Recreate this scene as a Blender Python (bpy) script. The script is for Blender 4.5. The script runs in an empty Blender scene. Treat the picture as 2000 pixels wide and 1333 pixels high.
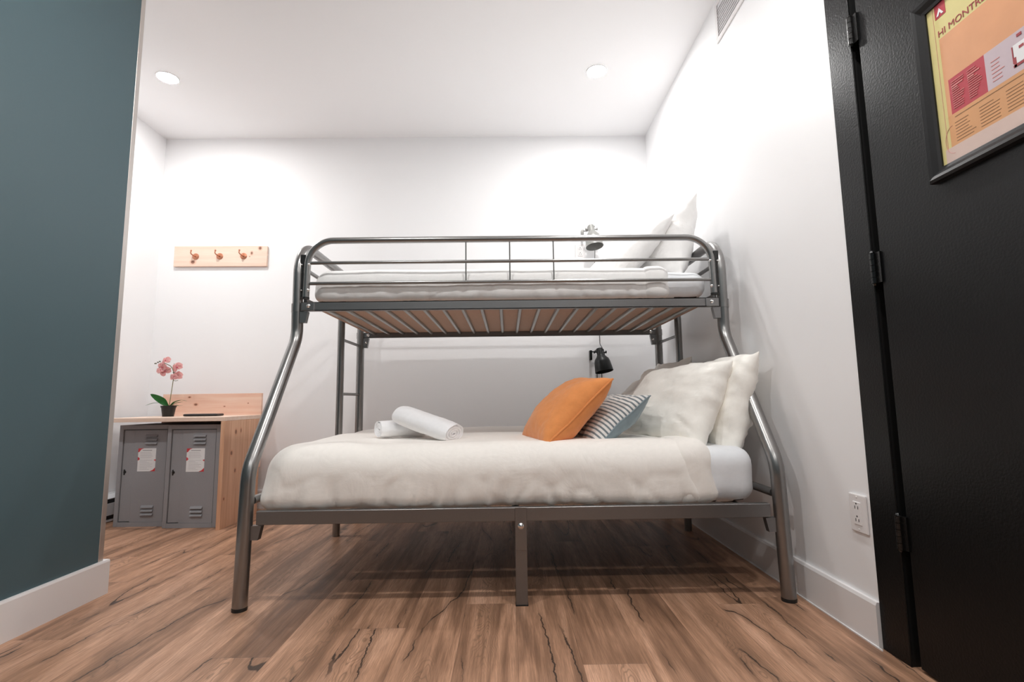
import bpy, bmesh, math, random
from mathutils import Vector, Matrix, noise
S = bpy.context.scene
PI = math.pi
random.seed(4)
# ------------------------------------------------------------------ camera
cam_d = bpy.data.cameras.new('camera'); cam = bpy.data.objects.new('camera', cam_d)
S.collection.objects.link(cam); S.camera = cam
cam_d.sensor_width = 36; cam_d.lens = 989.9/2000*36; cam_d.clip_start = .02
yaw, pitch, roll = .0107, .116, -.0132
fw = Vector((math.sin(yaw)*math.cos(pitch), math.cos(yaw)*math.cos(pitch), math.sin(pitch)))
rt = Vector((math.cos(yaw), -math.sin(yaw), 0)); up = rt.cross(fw)
r2 = rt*math.cos(roll)+up*math.sin(roll); u2 = -rt*math.sin(roll)+up*math.cos(roll)
M = Matrix((r2, u2, -fw)).transposed().to_4x4(); M.translation = (-.0218, 0, .7275)
cam.matrix_world = M
# ------------------------------------------------------------------ world, exposure, main numbers
w = bpy.data.worlds.new('world'); S.world = w; w.use_nodes = True
w.node_tree.nodes['Background'].inputs[0].default_value = (.9, .95, 1, 1)
w.node_tree.nodes['Background'].inputs[1].default_value = .3
S.view_settings.view_transform = 'Standard'; S.view_settings.look = 'None'
S.view_settings.gamma = 1; S.view_settings.use_curve_mapping = False
S.view_settings.exposure = 2.10
S.cycles.diffuse_bounces = 8; S.cycles.max_bounces = 12
LAMP_POWER = 108.0
LIGHTS = [(-2.085, 2.925, 'recessed round ceiling light at the upper left, beside the teal partition'),
          (.549, 2.889, 'recessed round ceiling light above the pillow end of the bunk bed'),
          (.549, 1.15, 'recessed round ceiling light over the floor in front of the bed, by the black door'),
          (-.765, 1.15, 'recessed round ceiling light over the floor in front of the foot of the bed'),
          (-2.085, 1.15, 'added round ceiling light over the passage hidden behind the teal partition, in place of a window'),  # added lamp, out of view: brightens the lockers in place of a likely window
          (.549, -.55, 'recessed round ceiling light behind the camera on the door side'),
          (-.765, -.55, 'recessed round ceiling light behind the camera on the partition side')]
yF, yU, yR, yB = 1.913, 2.262, 3.27, 3.66
xR, zC, xL, xP, yK = 1.057, 2.7246, -2.58, -1.603, -1.4
BL = .967

# ------------------------------------------------------------------ helpers
def put(o, kind=None, label=None, cat=None, group=None):
    if kind: o['kind'] = kind
    if label: o['label'] = label
    if cat: o['category'] = cat
    if group: o['group'] = group
    return o

def thing(name, label, cat, loc=(0, 0, 0), rotz=0, group=None):
    o = bpy.data.objects.new(name, None); S.collection.objects.link(o)
    o.empty_display_size = .05
    o.location = loc; o.rotation_euler = (0, 0, rotz)
    return put(o, None, label, cat, group)

def root_matrix(o):
    m = Matrix.Translation(o.location) @ o.rotation_euler.to_matrix().to_4x4()
    return m

def obj(name, bm, mat, parent=None, world=True, smooth=True, label=None):
    """one mesh object; world=True: the bmesh is in world coordinates"""
    me = bpy.data.meshes.new(name)
    bmesh.ops.recalc_face_normals(bm, faces=bm.faces)
    bm.to_mesh(me); bm.free()
    for m in (mat if isinstance(mat, (list, tuple)) else [mat]): me.materials.append(m)
    if smooth:
        for p in me.polygons: p.use_smooth = True
        me.set_sharp_from_angle(angle=math.radians(38))
    o = bpy.data.objects.new(name, me); S.collection.objects.link(o)
    if parent is not None:
        o.parent = parent
        if world:
            r = parent
            mm = Matrix.Identity(4)
            chain = []
            while r is not None: chain.append(r); r = r.parent
            for r in reversed(chain):
                if r.parent is None: mm = root_matrix(r)
                else: mm = mm @ r.matrix_parent_inverse @ root_matrix(r)
            o.matrix_parent_inverse = mm.inverted()
    if label: o['label'] = label
    return o

def struct(name, bm, mat, parent=None, smooth=False):
    o = obj(name, bm, mat, parent, smooth=smooth)
    if parent is None: o['kind'] = 'structure'
    return o

def nb(): return bmesh.new()

def box(bm, x0, x1, y0, y1, z0, z1, bev=0, seg=2, mi=0, mat=None):
    vs = [bm.verts.new((x, y, z)) for x in (x0, x1) for y in (y0, y1) for z in (z0, z1)]
    q = [(0,1,3,2), (4,6,7,5), (0,4,5,1), (2,3,7,6), (0,2,6,4), (1,5,7,3)]
    fs = [bm.faces.new([vs[i] for i in f]) for f in q]
    for f in fs: f.material_index = mi
    if bev:
        es = list({e for f in fs for e in f.edges})
        r = bmesh.ops.bevel(bm, geom=es, offset=bev, segments=seg, affect='EDGES', profile=.5)
    return bm

def fillet(pts, rads, n=8):
    pts = [Vector(p) for p in pts]; out = [pts[0]]
    for i in range(1, len(pts)-1):
        r = rads[i-1] if isinstance(rads, (list, tuple)) else rads
        a, b, c = pts[i-1], pts[i], pts[i+1]
        d1 = (a-b).normalized(); d2 = (c-b).normalized()
        ang = d1.angle(d2)
        if r <= 0 or ang > PI-.02: out.append(b); continue
        t = min(r/math.tan(ang/2), (a-b).length*.49 if i > 1 else (a-b).length*.95, (c-b).length*.49 if i < len(pts)-2 else (c-b).length*.95)
        p0, p1 = b+d1*t, b+d2*t
        rr = t*math.tan(ang/2)
        cen = b+(d1+d2).normalized()*(rr/math.sin(ang/2))
        v0 = p0-cen; v1 = p1-cen; th = v0.angle(v1)
        for k in range(n+1):
            s = k/n
            out.append(cen+(v0*math.sin((1-s)*th)+v1*math.sin(s*th))/math.sin(th))
    out.append(pts[-1]); return out

def tube(bm, path, r, seg=14, caps=True, flat=None):
    """sweep a circle (r may be a list) along a path"""
    path = [Vector(p) for p in path]
    n = len(path); rs = r if isinstance(r, (list, tuple)) else [r]*n
    T = []
    for i in range(n):
        a = path[max(0, i-1)]; b = path[min(n-1, i+1)]
        T.append((b-a).normalized())
    ref = Vector((0, 0, 1)) if abs(T[0].z) < .9 else Vector((1, 0, 0))
    N = (ref - T[0]*ref.dot(T[0])).normalized(); rings = []
    for i in range(n):
        N = (N - T[i]*N.dot(T[i])).normalized(); B = T[i].cross(N)
        rings.append([bm.verts.new(path[i]+(N*math.cos(2*PI*k/seg)*(flat or 1)+B*math.sin(2*PI*k/seg))*rs[i]) for k in range(seg)])
    for i in range(n-1):
        for k in range(seg):
            bm.faces.new((rings[i][k], rings[i][(k+1) % seg], rings[i+1][(k+1) % seg], rings[i+1][k]))
    if caps:
        bm.faces.new(rings[0][::-1]); bm.faces.new(rings[-1])
    return bm

def lathe(bm, prof, mat=None, seg=32, cap=True):
    """prof list of (r, z) round local z, mat maps to place"""
    mat = mat or Matrix.Identity(4); rings = []
    for r, z in prof:
        rings.append([bm.verts.new(mat @ Vector((r*math.cos(2*PI*k/seg), r*math.sin(2*PI*k/seg), z))) for k in range(seg)])
    for i in range(len(prof)-1):
        for k in range(seg):
            bm.faces.new((rings[i][k], rings[i][(k+1) % seg], rings[i+1][(k+1) % seg], rings[i+1][k]))
    if cap:
        bm.faces.new(rings[0][::-1]); bm.faces.new(rings[-1])
    return bm

def prism(bm, poly, axis, a, b, mi=0):
    """extrude a polygon lying across an axis from a to b"""
    def P(p, t):
        return {'x': (t, p[0], p[1]), 'y': (p[0], t, p[1]), 'z': (p[0], p[1], t)}[axis]
    A = [bm.verts.new(P(p, a)) for p in poly]; B = [bm.verts.new(P(p, b)) for p in poly]
    fs = [bm.faces.new(A), bm.faces.new(B[::-1])]
    n = len(poly)
    for i in range(n): fs.append(bm.faces.new((A[i], B[i], B[(i+1) % n], A[(i+1) % n])))
    for f in fs: f.material_index = mi
    return bm

def open_below(bm, z):
    """cloth is open underneath: drop the flat bottom faces"""
    bm.normal_update(); bmesh.ops.recalc_face_normals(bm, faces=bm.faces)
    bmesh.ops.delete(bm, geom=[f for f in bm.faces if f.normal.z < -.92 and f.calc_center_median().z < z], context='FACES')
    return bm

def rbox(x0, x1, y0, y1, z0, z1, r, res=.02, disp=None, rb=None):
    """round-cornered closed box on a dense grid; disp(p, n) gives an offset vector"""
    bm = nb(); lo = Vector((x0, y0, z0)); hi = Vector((x1, y1, z1)); size = hi-lo
    rr = Vector((min(r, size.x/2-1e-4), min(r, size.y/2-1e-4), min(r, size.z/2-1e-4)))
    cnt = [max(6, int(s/res)) for s in size]
    for ax in range(3):
        a, b = (ax+1) % 3, (ax+2) % 3
        for side in (0, 1):
            g = []
            for i in range(cnt[a]+1):
                row = []
                for j in range(cnt[b]+1):
                    p = Vector((0, 0, 0)); p[ax] = hi[ax] if side else lo[ax]
                    p[a] = lo[a]+size[a]*i/cnt[a]; p[b] = lo[b]+size[b]*j/cnt[b]
                    row.append(bm.verts.new(p))
                g.append(row)
            for i in range(cnt[a]):
                for j in range(cnt[b]):
                    bm.faces.new((g[i][j], g[i+1][j], g[i+1][j+1], g[i][j+1]))
    bmesh.ops.remove_doubles(bm, verts=bm.verts, dist=1e-5)
    R0, zm = rr.copy(), (z0+z1)/2
    for v in bm.verts:
        if rb is not None:
            f = min(1, max(0, (v.co.z-z0)/(z1-z0)*1.6)); f = f*f*(3-2*f)
            rr = R0*f+Vector((rb, rb, rb))*(1-f); rr.z = R0.z if v.co.z > zm else rb
        q = Vector([min(max(v.co[k], lo[k]+rr[k]), hi[k]-rr[k]) for k in range(3)])
        d = v.co-q
        e = Vector([d[k]/rr[k] for k in range(3)])
        if e.length > 1e-6:
            m = max(abs(e.x), abs(e.y), abs(e.z)); e = e.normalized()*m
            n = e.normalized(); p = q+Vector([e[k]*rr[k] for k in range(3)])
        else: n = Vector((0, 0, 1)); p = q
        if disp: p = p+disp(p, n)
        v.co = p
    return bm

def text_mesh(name, s, size, mat4, mat, parent, extrude=.0003, world=True):
    cu = bpy.data.curves.new('t', 'FONT'); cu.body = s; cu.size = size; cu.extrude = extrude
    to = bpy.data.objects.new('t', cu); S.collection.objects.link(to)
    dg = bpy.context.evaluated_depsgraph_get(); dg.update()
    me = bpy.data.meshes.new_from_object(to.evaluated_get(dg))
    bpy.data.objects.remove(to, do_unlink=True)
    bm = nb(); bm.from_mesh(me); bmesh.ops.transform(bm, matrix=mat4, verts=bm.verts)
    return obj(name, bm, mat, parent, world=world, smooth=False)

# ------------------------------------------------------------------ materials
def mat(name, col=(.8, .8, .8), rough=.5, metal=0, bump=0, bscale=200, var=0, vscale=8, spec=.5, sheen=0, emit=None, coat=0):
    m = bpy.data.materials.new(name); m.use_nodes = True
    nt = m.node_tree; b = nt.nodes['Principled BSDF']; L = nt.links
    b.inputs['Base Color'].default_value = (*col, 1); b.inputs['Roughness'].default_value = rough
    b.inputs['Metallic'].default_value = metal; b.inputs['Specular IOR Level'].default_value = spec
    if sheen: b.inputs['Sheen Weight'].default_value = sheen
    if coat: b.inputs['Coat Weight'].default_value = coat; b.inputs['Coat Roughness'].default_value = .15
    if emit:
        b.inputs['Emission Color'].default_value = (*emit[0], 1); b.inputs['Emission Strength'].default_value = emit[1]
    tc = nt.nodes.new('ShaderNodeTexCoord')
    if var:
        n = nt.nodes.new('ShaderNodeTexNoise'); n.inputs['Scale'].default_value = vscale; n.inputs['Detail'].default_value = 5
        L.new(tc.outputs['Object'], n.inputs['Vector'])
        mx = nt.nodes.new('ShaderNodeMix'); mx.data_type = 'RGBA'
        mx.inputs[6].default_value = (*[c*(1-var) for c in col], 1); mx.inputs[7].default_value = (*[min(1, c*(1+var)) for c in col], 1)
        L.new(n.outputs[0], mx.inputs[0]); L.new(mx.outputs[2], b.inputs['Base Color'])
    if bump:
        n = nt.nodes.new('ShaderNodeTexNoise'); n.inputs['Scale'].default_value = bscale; n.inputs['Detail'].default_value = 4
        L.new(tc.outputs['Object'], n.inputs['Vector'])
        bp = nt.nodes.new('ShaderNodeBump'); bp.inputs['Strength'].default_value = bump; bp.inputs['Distance'].default_value = .002
        L.new(n.outputs[0], bp.inputs['Height']); L.new(bp.outputs[0], b.inputs['Normal'])
    return m

class NT:
    def __init__(s, m): s.nt = m.node_tree; s.N = s.nt.nodes; s.L = s.nt.links
    def math(s, op, a, b=None, c=None, clamp=False):
        n = s.N.new('ShaderNodeMath'); n.operation = op; n.use_clamp = clamp
        for i, v in enumerate((a, b, c)):
            if v is None: continue
            if isinstance(v, (int, float)): n.inputs[i].default_value = v
            else: s.L.new(v, n.inputs[i])
        return n.outputs[0]
    def comb(s, x, y, z=0.0):
        n = s.N.new('ShaderNodeCombineXYZ')
        for i, v in enumerate((x, y, z)):
            if isinstance(v, (int, float)): n.inputs[i].default_value = v
            else: s.L.new(v, n.inputs[i])
        return n.outputs[0]
    def noise(s, vec, scale=1, detail=4, rough=.5, dist=0):
        n = s.N.new('ShaderNodeTexNoise'); n.inputs['Scale'].default_value = scale; n.inputs['Detail'].default_value = detail
        n.inputs['Roughness'].default_value = rough; n.inputs['Distortion'].default_value = dist
        s.L.new(vec, n.inputs['Vector']); return n.outputs[0]
    def white(s, vec):
        n = s.N.new('ShaderNodeTexWhiteNoise'); n.noise_dimensions = '3D'; s.L.new(vec, n.inputs['Vector']); return n.outputs[0]
    def mix(s, f, a, b, mode='MIX'):
        n = s.N.new('ShaderNodeMix'); n.data_type = 'RGBA'; n.blend_type = mode
        for i, v in ((0, f), (6, a), (7, b)):
            if isinstance(v, (int, float)): n.inputs[i].default_value = v
            elif isinstance(v, tuple): n.inputs[i].default_value = (*v, 1)
            else: s.L.new(v, n.inputs[i])
        return n.outputs[2]
    def rng(s, v, a, b, c=0.0, d=1.0, smooth=False):
        n = s.N.new('ShaderNodeMapRange'); n.clamp = True
        if smooth: n.interpolation_type = 'SMOOTHSTEP'
        s.L.new(v, n.inputs[0])
        for i, x in enumerate((a, b, c, d)): n.inputs[i+1].default_value = x
        return n.outputs[0]

def floor_material():
    m = mat('oak_plank', rough=.42); t = NT(m); b = t.N['Principled BSDF']
    tc = t.N.new('ShaderNodeTexCoord'); sp = t.N.new('ShaderNodeSeparateXYZ'); t.L.new(tc.outputs['Object'], sp.inputs[0])
    x, y = sp.outputs[0], sp.outputs[1]
    W = .178; LN = 1.22
    xi = t.math('FLOOR', t.math('DIVIDE', x, W)); xl = t.math('SUBTRACT', t.math('DIVIDE', x, W), xi)   # 0..1 across the plank
    off = t.white(t.comb(xi, 3.3, 1.7))
    yy = t.math('ADD', t.math('DIVIDE', y, LN), t.math('MULTIPLY', off, 7.31)); yi = t.math('FLOOR', yy); yl = t.math('SUBTRACT', yy, yi)
    rnd = t.white(t.comb(xi, yi, .5)); rnd2 = t.white(t.comb(yi, xi, 8.5))
    sh = t.math('MULTIPLY', rnd, 37.0)
    xs = t.math('ADD', x, sh)
    big = t.noise(t.comb(t.math('MULTIPLY', xs, 11.0), t.math('MULTIPLY', y, 1.3), sh), 1, 3, .5, .9)
    mid = t.noise(t.comb(t.math('MULTIPLY', xs, 46.0), t.math('MULTIPLY', y, 1.8), sh), 1, 4, .55, .4)
    fine = t.noise(t.comb(t.math('MULTIPLY', xs, 420.0), t.math('MULTIPLY', y, 14.0), sh), 1, 3, .6)
    # cathedral figure: nested arches down the middle of some planks
    xc = t.math('SUBTRACT', xl, t.math('ADD', t.math('MULTIPLY', rnd2, .4), .3))
    wob = t.noise(t.comb(t.math('MULTIPLY', xs, 8.0), t.math('MULTIPLY', y, 2.6), sh), 1, 3, .5)
    par = t.math('ADD', t.math('MULTIPLY', t.math('POWER', t.math('ABSOLUTE', xc), 1.5), 16.0), t.math('ADD', t.math('MULTIPLY', y, 4.0), t.math('MULTIPLY', wob, 9.0)))
    ring = t.rng(t.math('ABSOLUTE', t.math('SINE', t.math('MULTIPLY', par, 8.0))), .05, .65, 1, 0)
    mask = t.math('MULTIPLY', t.rng(t.math('ABSOLUTE', xc), .12, .34, 1, 0, True), t.rng(t.noise(t.comb(t.math('MULTIPLY', xi, 3.7), t.math('MULTIPLY', y, 1.1), sh), 1, 1), .47, .56, 0, 1, True))
    ring = t.math('MULTIPLY', ring, mask)
    # long splits
    jit = t.math('MULTIPLY', t.math('SUBTRACT', t.noise(t.comb(t.math('MULTIPLY', xs, 20.0), t.math('MULTIPLY', y, 16.0), sh), 1, 3, .6), .5), .030)
    cn = t.noise(t.comb(t.math('MULTIPLY', t.math('ADD', xs, jit), 5.5), t.math('MULTIPLY', y, .62), t.math('ADD', sh, 4.0)), 1, 1, .4)
    cn2 = t.noise(t.comb(t.math('MULTIPLY', t.math('ADD', t.math('ADD', xs, jit), .006), 5.5), t.math('MULTIPLY', y, .62), t.math('ADD', sh, 4.0)), 1, 1, .4)
    grad = t.math('MAXIMUM', t.math('DIVIDE', t.math('ABSOLUTE', t.math('SUBTRACT', cn2, cn)), .006), .9)
    cd = t.math('DIVIDE', t.math('ABSOLUTE', t.math('SUBTRACT', cn, .5)), grad)     # metres from the split
    cw = t.noise(t.comb(t.math('MULTIPLY', xs, 30.0), t.math('MULTIPLY', y, 9.0), sh), 1, 2)
    cmask = t.rng(t.noise(t.comb(t.math('MULTIPLY', xs, 2.5), t.math('MULTIPLY', y, 2.2), t.math('ADD', sh, 9.0)), 1, 3), .47, .54, 0, 1, True)
    cr = t.math('MULTIPLY', t.rng(t.math('SUBTRACT', cd, t.math('MULTIPLY', cw, .0028)), .0, .0016, 1, 0, True), cmask)
    halo = t.math('MULTIPLY', t.rng(cd, .0, .034, 1, 0, True), t.rng(cmask, 0, 1, .35, 1))
    # knots
    vo = t.N.new('ShaderNodeTexVoronoi'); vo.inputs['Scale'].default_value = 1
    t.L.new(t.comb(t.math('MULTIPLY', xs, 4.2), t.math('MULTIPLY', y, 2.0), sh), vo.inputs['Vector'])
    kd = vo.outputs['Distance']; knot = t.rng(kd, .02, .085, 1, 0, True)
    kn2 = t.rng(kd, .03, .26, 1, 0, True)
    tone = t.math('ADD', t.math('MULTIPLY', big, .72), t.math('ADD', t.math('MULTIPLY', mid, .41), t.math('MULTIPLY', t.math('SUBTRACT', rnd, .5), .15)))
    ramp = t.N.new('ShaderNodeValToRGB'); t.L.new(tone, ramp.inputs[0]); e = ramp.color_ramp
    e.elements[0].position = .30; e.elements[0].color = (*FLC[0], 1)
    e.elements[1].position = .78; e.elements[1].color = (*FLC[3], 1)
    a = e.elements.new(.45); a.color = (*FLC[1], 1)
    a = e.elements.new(.60); a.color = (*FLC[2], 1)
    c = ramp.outputs[0]
    c = t.mix(t.math('MULTIPLY', t.rng(fine, .36, .64), .48), c, (.17, .09, .05))
    c = t.mix(t.math('MULTIPLY', ring, .62), c, (.17, .10, .06))
    c = t.mix(t.math('MULTIPLY', halo, .45), c, (.16, .085, .05))
    c = t.mix(t.math('MULTIPLY', kn2, .40), c, (.16, .085, .05))
    c = t.mix(t.math('MULTIPLY', knot, .80), c, (.05, .03, .02))
    c = t.mix(t.math('MULTIPLY', cr, .9), c, (.035, .022, .016))
    ex = t.math('MINIMUM', xl, t.math('SUBTRACT', 1.0, xl)); ey = t.math('MINIMUM', yl, t.math('SUBTRACT', 1.0, yl))
    gx = t.rng(ex, .002, .009, 1, 0); gy = t.rng(ey, .0003, .0013, 1, 0)
    gap = t.math('MAXIMUM', gx, gy)
    c = t.mix(t.math('MULTIPLY', gap, .30), c, (.05, .03, .02))
    t.L.new(c, b.inputs['Base Color'])
    h = t.math('SUBTRACT', t.math('MULTIPLY', fine, .35), t.math('ADD', t.math('MULTIPLY', gap, 1.0), t.math('MULTIPLY', cr, .9)))
    bp = t.N.new('ShaderNodeBump'); bp.inputs['Strength'].default_value = .35; bp.inputs['Distance'].default_value = .0015
    t.L.new(h, bp.inputs['Height']); t.L.new(bp.outputs[0], b.inputs['Normal'])
    t.L.new(t.rng(fine, .2, .8, .34, .52), b.inputs['Roughness'])
    return m
FLC = [(.13, .066, .040), (.30, .160, .096), (.55, .305, .190), (.76, .450, .305)]

def pine(name, axis='x', light=(.74, .53, .38), dark=(.62, .36, .22), knots=()):
    """pine board: grain along an axis; knots = list of (x,y,z, rx, rz) in object space"""
    m = mat(name, rough=.5); t = NT(m); b = t.N['Principled BSDF']
    tc = t.N.new('ShaderNodeTexCoord'); sp = t.N.new('ShaderNodeSeparateXYZ'); t.L.new(tc.outputs['Object'], sp.inputs[0])
    k = {'x': (1.6, 30, 30), 'y': (30, 1.6, 30), 'z': (30, 30, 1.6)}[axis]
    v = t.comb(*[t.math('MULTIPLY', sp.outputs[i], float(k[i])) for i in range(3)])
    n1 = t.noise(v, 1, 3, .5, .8)
    v2 = t.comb(*[t.math('MULTIPLY', sp.outputs[i], float(k[i])*5) for i in range(3)])
    n2 = t.noise(v2, 1, 3, .6)
    f = t.rng(t.math('ADD', t.math('MULTIPLY', n1, .75), t.math('MULTIPLY', n2, .25)), .36, .66)
    c = t.mix(f, light, dark)
    for kx, ky, kz, r1, r2_ in knots:
        d = [t.math('POWER', t.math('DIVIDE', t.math('SUBTRACT', sp.outputs[i], p), q), 2.0) for i, p, q in ((0, kx, r1), (1, ky, r1), (2, kz, r2_)) if p is not None]
        dd = d[0]
        for q in d[1:]: dd = t.math('ADD', dd, q)
        c = t.mix(t.rng(dd, .8, 5.0, .45, 0, True), c, (.62, .25, .13))
        c = t.mix(t.rng(dd, .5, 1.5, .85, 0, True), c, (.20, .075, .04))
    t.L.new(c, b.inputs['Base Color'])
    return m

def cloth(name, col, var=.04, weave=700, bump=.15, wr=.25, wscale=7, stretch=(1, 1, 1)):
    m = mat(name, col, .85, spec=.25, sheen=.25); t = NT(m); b = t.N['Principled BSDF']
    tc = t.N.new('ShaderNodeTexCoord'); mp = t.N.new('ShaderNodeMapping'); t.L.new(tc.outputs['Object'], mp.inputs[0])
    mp.inputs['Scale'].default_value = stretch
    n1 = t.noise(mp.outputs[0], wscale, 5, .55, .8); n2 = t.noise(tc.outputs['Object'], weave, 2)
    b1 = t.N.new('ShaderNodeBump'); b1.inputs['Strength'].default_value = wr; b1.inputs['Distance'].default_value = .03; t.L.new(n1, b1.inputs['Height'])
    b2 = t.N.new('ShaderNodeBump'); b2.inputs['Strength'].default_value = bump; b2.inputs['Distance'].default_value = .001; t.L.new(n2, b2.inputs['Height']); t.L.new(b1.outputs[0], b2.inputs['Normal'])
    t.L.new(b2.outputs[0], b.inputs['Normal'])
    n3 = t.noise(tc.outputs['Object'], 60, 4)
    c = t.mix(n3, tuple(k*(1-var) for k in col), tuple(min(1, k*(1+var)) for k in col)); t.L.new(c, b.inputs['Base Color'])
    return m

M_wall = mat('wall_paint', (.90, .90, .91), .42, bump=.06, bscale=180, spec=.45)
M_back = mat('back_wall_paint', (.90, .90, .91), .52, bump=.06, bscale=180, spec=.45)
M_ceil = mat('ceiling_paint', (.91, .91, .92), .8)
M_trim = mat('white_trim_paint', (.82, .80, .80), .35)
M_teal = mat('teal_paint', (.070, .118, .135), .45, bump=.08, bscale=150, var=.05, vscale=300, spec=.4)
M_black = mat('black_door_paint', (.0042, .0045, .0048), .36, bump=.35, bscale=150, spec=.24)
M_gap = mat('door_gap_shade', (.002, .002, .002), .7)  # shade of the gap beside the leaf, put into the jamb colour
M_hinge = mat('painted_hinge', (.006, .006, .006), .18, bump=.3, bscale=300)
M_edge = mat('aluminium_edge', (.62, .58, .55), .35, metal=.8)
M_floor = floor_material()
M_steel = mat('gunmetal_tube', (.29, .285, .28), .30, metal=.92, bump=.03, bscale=600, var=.05, vscale=40)
M_rail = mat('gunmetal_rail', (.25, .245, .245), .38, metal=.9, bump=.05, bscale=900, var=.06, vscale=300)
M_slat = mat('slat_steel', (.34, .33, .31), .32, metal=.85)
M_plast = mat('black_plastic', (.012, .012, .012), .45)
M_bolt = mat('bright_bolt', (.85, .85, .85), .2, metal=1)
M_board = mat('brown_board', (.43, .27, .19), .7, var=.10, vscale=60)
M_sheet = cloth('fitted_sheet', (.84, .86, .89), wr=.08, wscale=5)
M_duvet = cloth('warm_white_duvet', (.96, .92, .87), wr=.14, wscale=6)
M_duvet_u = cloth('white_duvet', (.92, .91, .90), wr=.12, wscale=6)
M_pil = cloth('cream_pillowcase', (.95, .925, .87), wr=.12, wscale=8)
M_pil_u = cloth('white_pillowcase', (.93, .92, .91), wr=.14, wscale=8)
M_orange = cloth('orange_linen', (.80, .30, .095), var=.08, wr=.15, wscale=6, bump=.3, weave=500)
M_blue = cloth('blue_grey_linen', (.24, .31, .345), var=.10, wr=.12, bump=.3, weave=500)
M_towel = cloth('towel_terry', (.93, .93, .945), weave=350, bump=.6, wr=.1)
M_lock = mat('grey_locker_steel', (.30, .30, .315), .50, metal=.05, bump=.15, bscale=500, var=.08, vscale=250, spec=.4)
M_slot = mat('locker_slot', (.01, .01, .01), .5)
M_paper = mat('white_paper', (.80, .80, .81), .6)
M_red = mat('red_print', (.62, .05, .06), .6)
M_txt = mat('grey_print', (.42, .42, .44), .7)
M_heater = mat('heater_enamel', (.66, .67, .69), .4)
M_hdark = mat('heater_slot', (.02, .022, .025), .5)
M_pot = mat('black_pot', (.008, .009, .008), .4)
M_soil = mat('dark_soil', (.02, .015, .01), .9, bump=.5, bscale=80)
M_leaf = mat('orchid_leaf', (.035, .20, .045), .4, var=.2, vscale=20)
M_stem = mat('orchid_stem', (.20, .19, .08), .5)
M_petal = mat('pink_petal', (.93, .56, .55), .55, var=.12, vscale=60)
M_lip = mat('orchid_centre', (.62, .10, .16), .5)
M_bud = mat('orchid_bud', (.14, .13, .09), .5)
M_tray = mat('dark_tray', (.012, .012, .014), .35)
M_lampg = mat('grey_lamp_enamel', (.30, .30, .285), .35, metal=.2)
M_lampb = mat('black_lamp_enamel', (.006, .007, .007), .36, spec=.3)
M_copper = mat('copper_hook', (.52, .22, .13), .3, metal=.7)
M_outlet = mat('outlet_plastic', (.80, .78, .78), .35)
M_emit = mat('lamp_lens', (1, 1, 1), .4, emit=((1.0, .985, .965), LAMP_POWER))
M_emit2 = mat('dim_lamp_lens', (1, 1, 1), .4, emit=((1.0, .985, .965), LAMP_POWER))
M_cap = mat('light_trim', (.85, .85, .85), .5)

# ------------------------------------------------------------------ room shell
bm = nb(); box(bm, -2.8, 1.3, yK-.1, yB+.12, -.12, 0); struct('floor', bm, M_floor)
bm = nb(); box(bm, -2.8, 1.3, yK-.1, yB+.12, zC, zC+.12); struct('ceiling', bm, M_ceil)
bm = nb(); box(bm, -2.8, 1.3, yB, yB+.12, 0, zC); struct('wall_back', bm, M_back)
bm = nb(); box(bm, xL-.12, xL, yK-.1, yB, 0, zC); struct('wall_left', bm, M_wall)
bm = nb(); box(bm, xL, xR, yK-.1, yK, 0, zC); struct('wall_front', bm, M_teal)  # unseen wall behind the camera, given dark paint to cut bounced light
DY0, DY1, DZ = .60, 1.417, 2.045         # door leaf
bm = nb()
box(bm, xR, xR+.12, 1.449, yB, 0, zC); box(bm, xR, xR+.12, yK-.1, DY0-.03, 0, zC); box(bm, xR, xR+.12, DY0-.03, 1.449, DZ+.03, zC)
struct('wall_right', bm, M_wall)
# partition with teal paint, metal corner strip and baseboard
bm = nb(); box(bm, xP-.11, xP, yK, 2.048, 0, zC); struct('wall_partition', bm, M_teal)
bm = nb(); box(bm, xP-.112, xP+.0015, 2.048, 2.072, .118, zC, .001, 1); struct('trim_1', bm, M_edge)
bm = nb()
prism(bm, [(xP, 0), (xP+.014, 0), (xP+.014, .121), (xP+.011, .128), (xP, .128)], 'y', yK, 2.092)
prism(bm, [(xP-.124, 0), (xP, 0), (xP, .128), (xP-.124, .128)], 'y', 2.072, 2.092)
struct('baseboard_partition', bm, M_trim)
bm = nb(); prism(bm, [(xR, 0), (xR-.014, 0), (xR-.014, .118), (xR-.010, .127), (xR, .127)], 'y', 1.545, yB); struct('baseboard_right', bm, M_trim)
bm = nb(); prism(bm, [(yB, 0), (yB-.014, 0), (yB-.014, .118), (yB-.010, .127), (yB, .127)], 'x', xL, xR-.014); struct('baseboard_back', bm, M_trim)
bm = nb(); box(bm, xR-.018, xR-.014, 1.53, yB-.02, 0, .004); struct('trim_2', bm, M_trim)

# door: black casing, jamb coloured as dark gap shade, leaf, hinges, handle
bm = nb(); box(bm, xR-.004, xR, 1.440, 1.545, 0, DZ+.12, .002, 1)
box(bm, xR-.004, xR, DY0-.128, DY0-.022, 0, DZ+.12, .002, 1); box(bm, xR-.004, xR, DY0-.022, 1.440, DZ+.020, DZ+.12, .002, 1)
struct('trim_3', bm, M_black)
door = put(bpy.data.objects.new('door_1', None), 'structure'); S.collection.objects.link(door); door.location = (xR, 1.0, 0)
bm = nb(); box(bm, xR+.060, xR+.115, 1.36, 1.449, 0, DZ+.03); box(bm, xR+.001, xR+.115, 1.444, 1.449, 0, DZ+.03)
box(bm, xR+.060, xR+.115, DY0-.03, DY0+.05, 0, DZ+.03); box(bm, xR+.060, xR+.115, DY0-.03, 1.449, DZ, DZ+.03)
obj('door_jamb', bm, M_gap, door, smooth=False)
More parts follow.
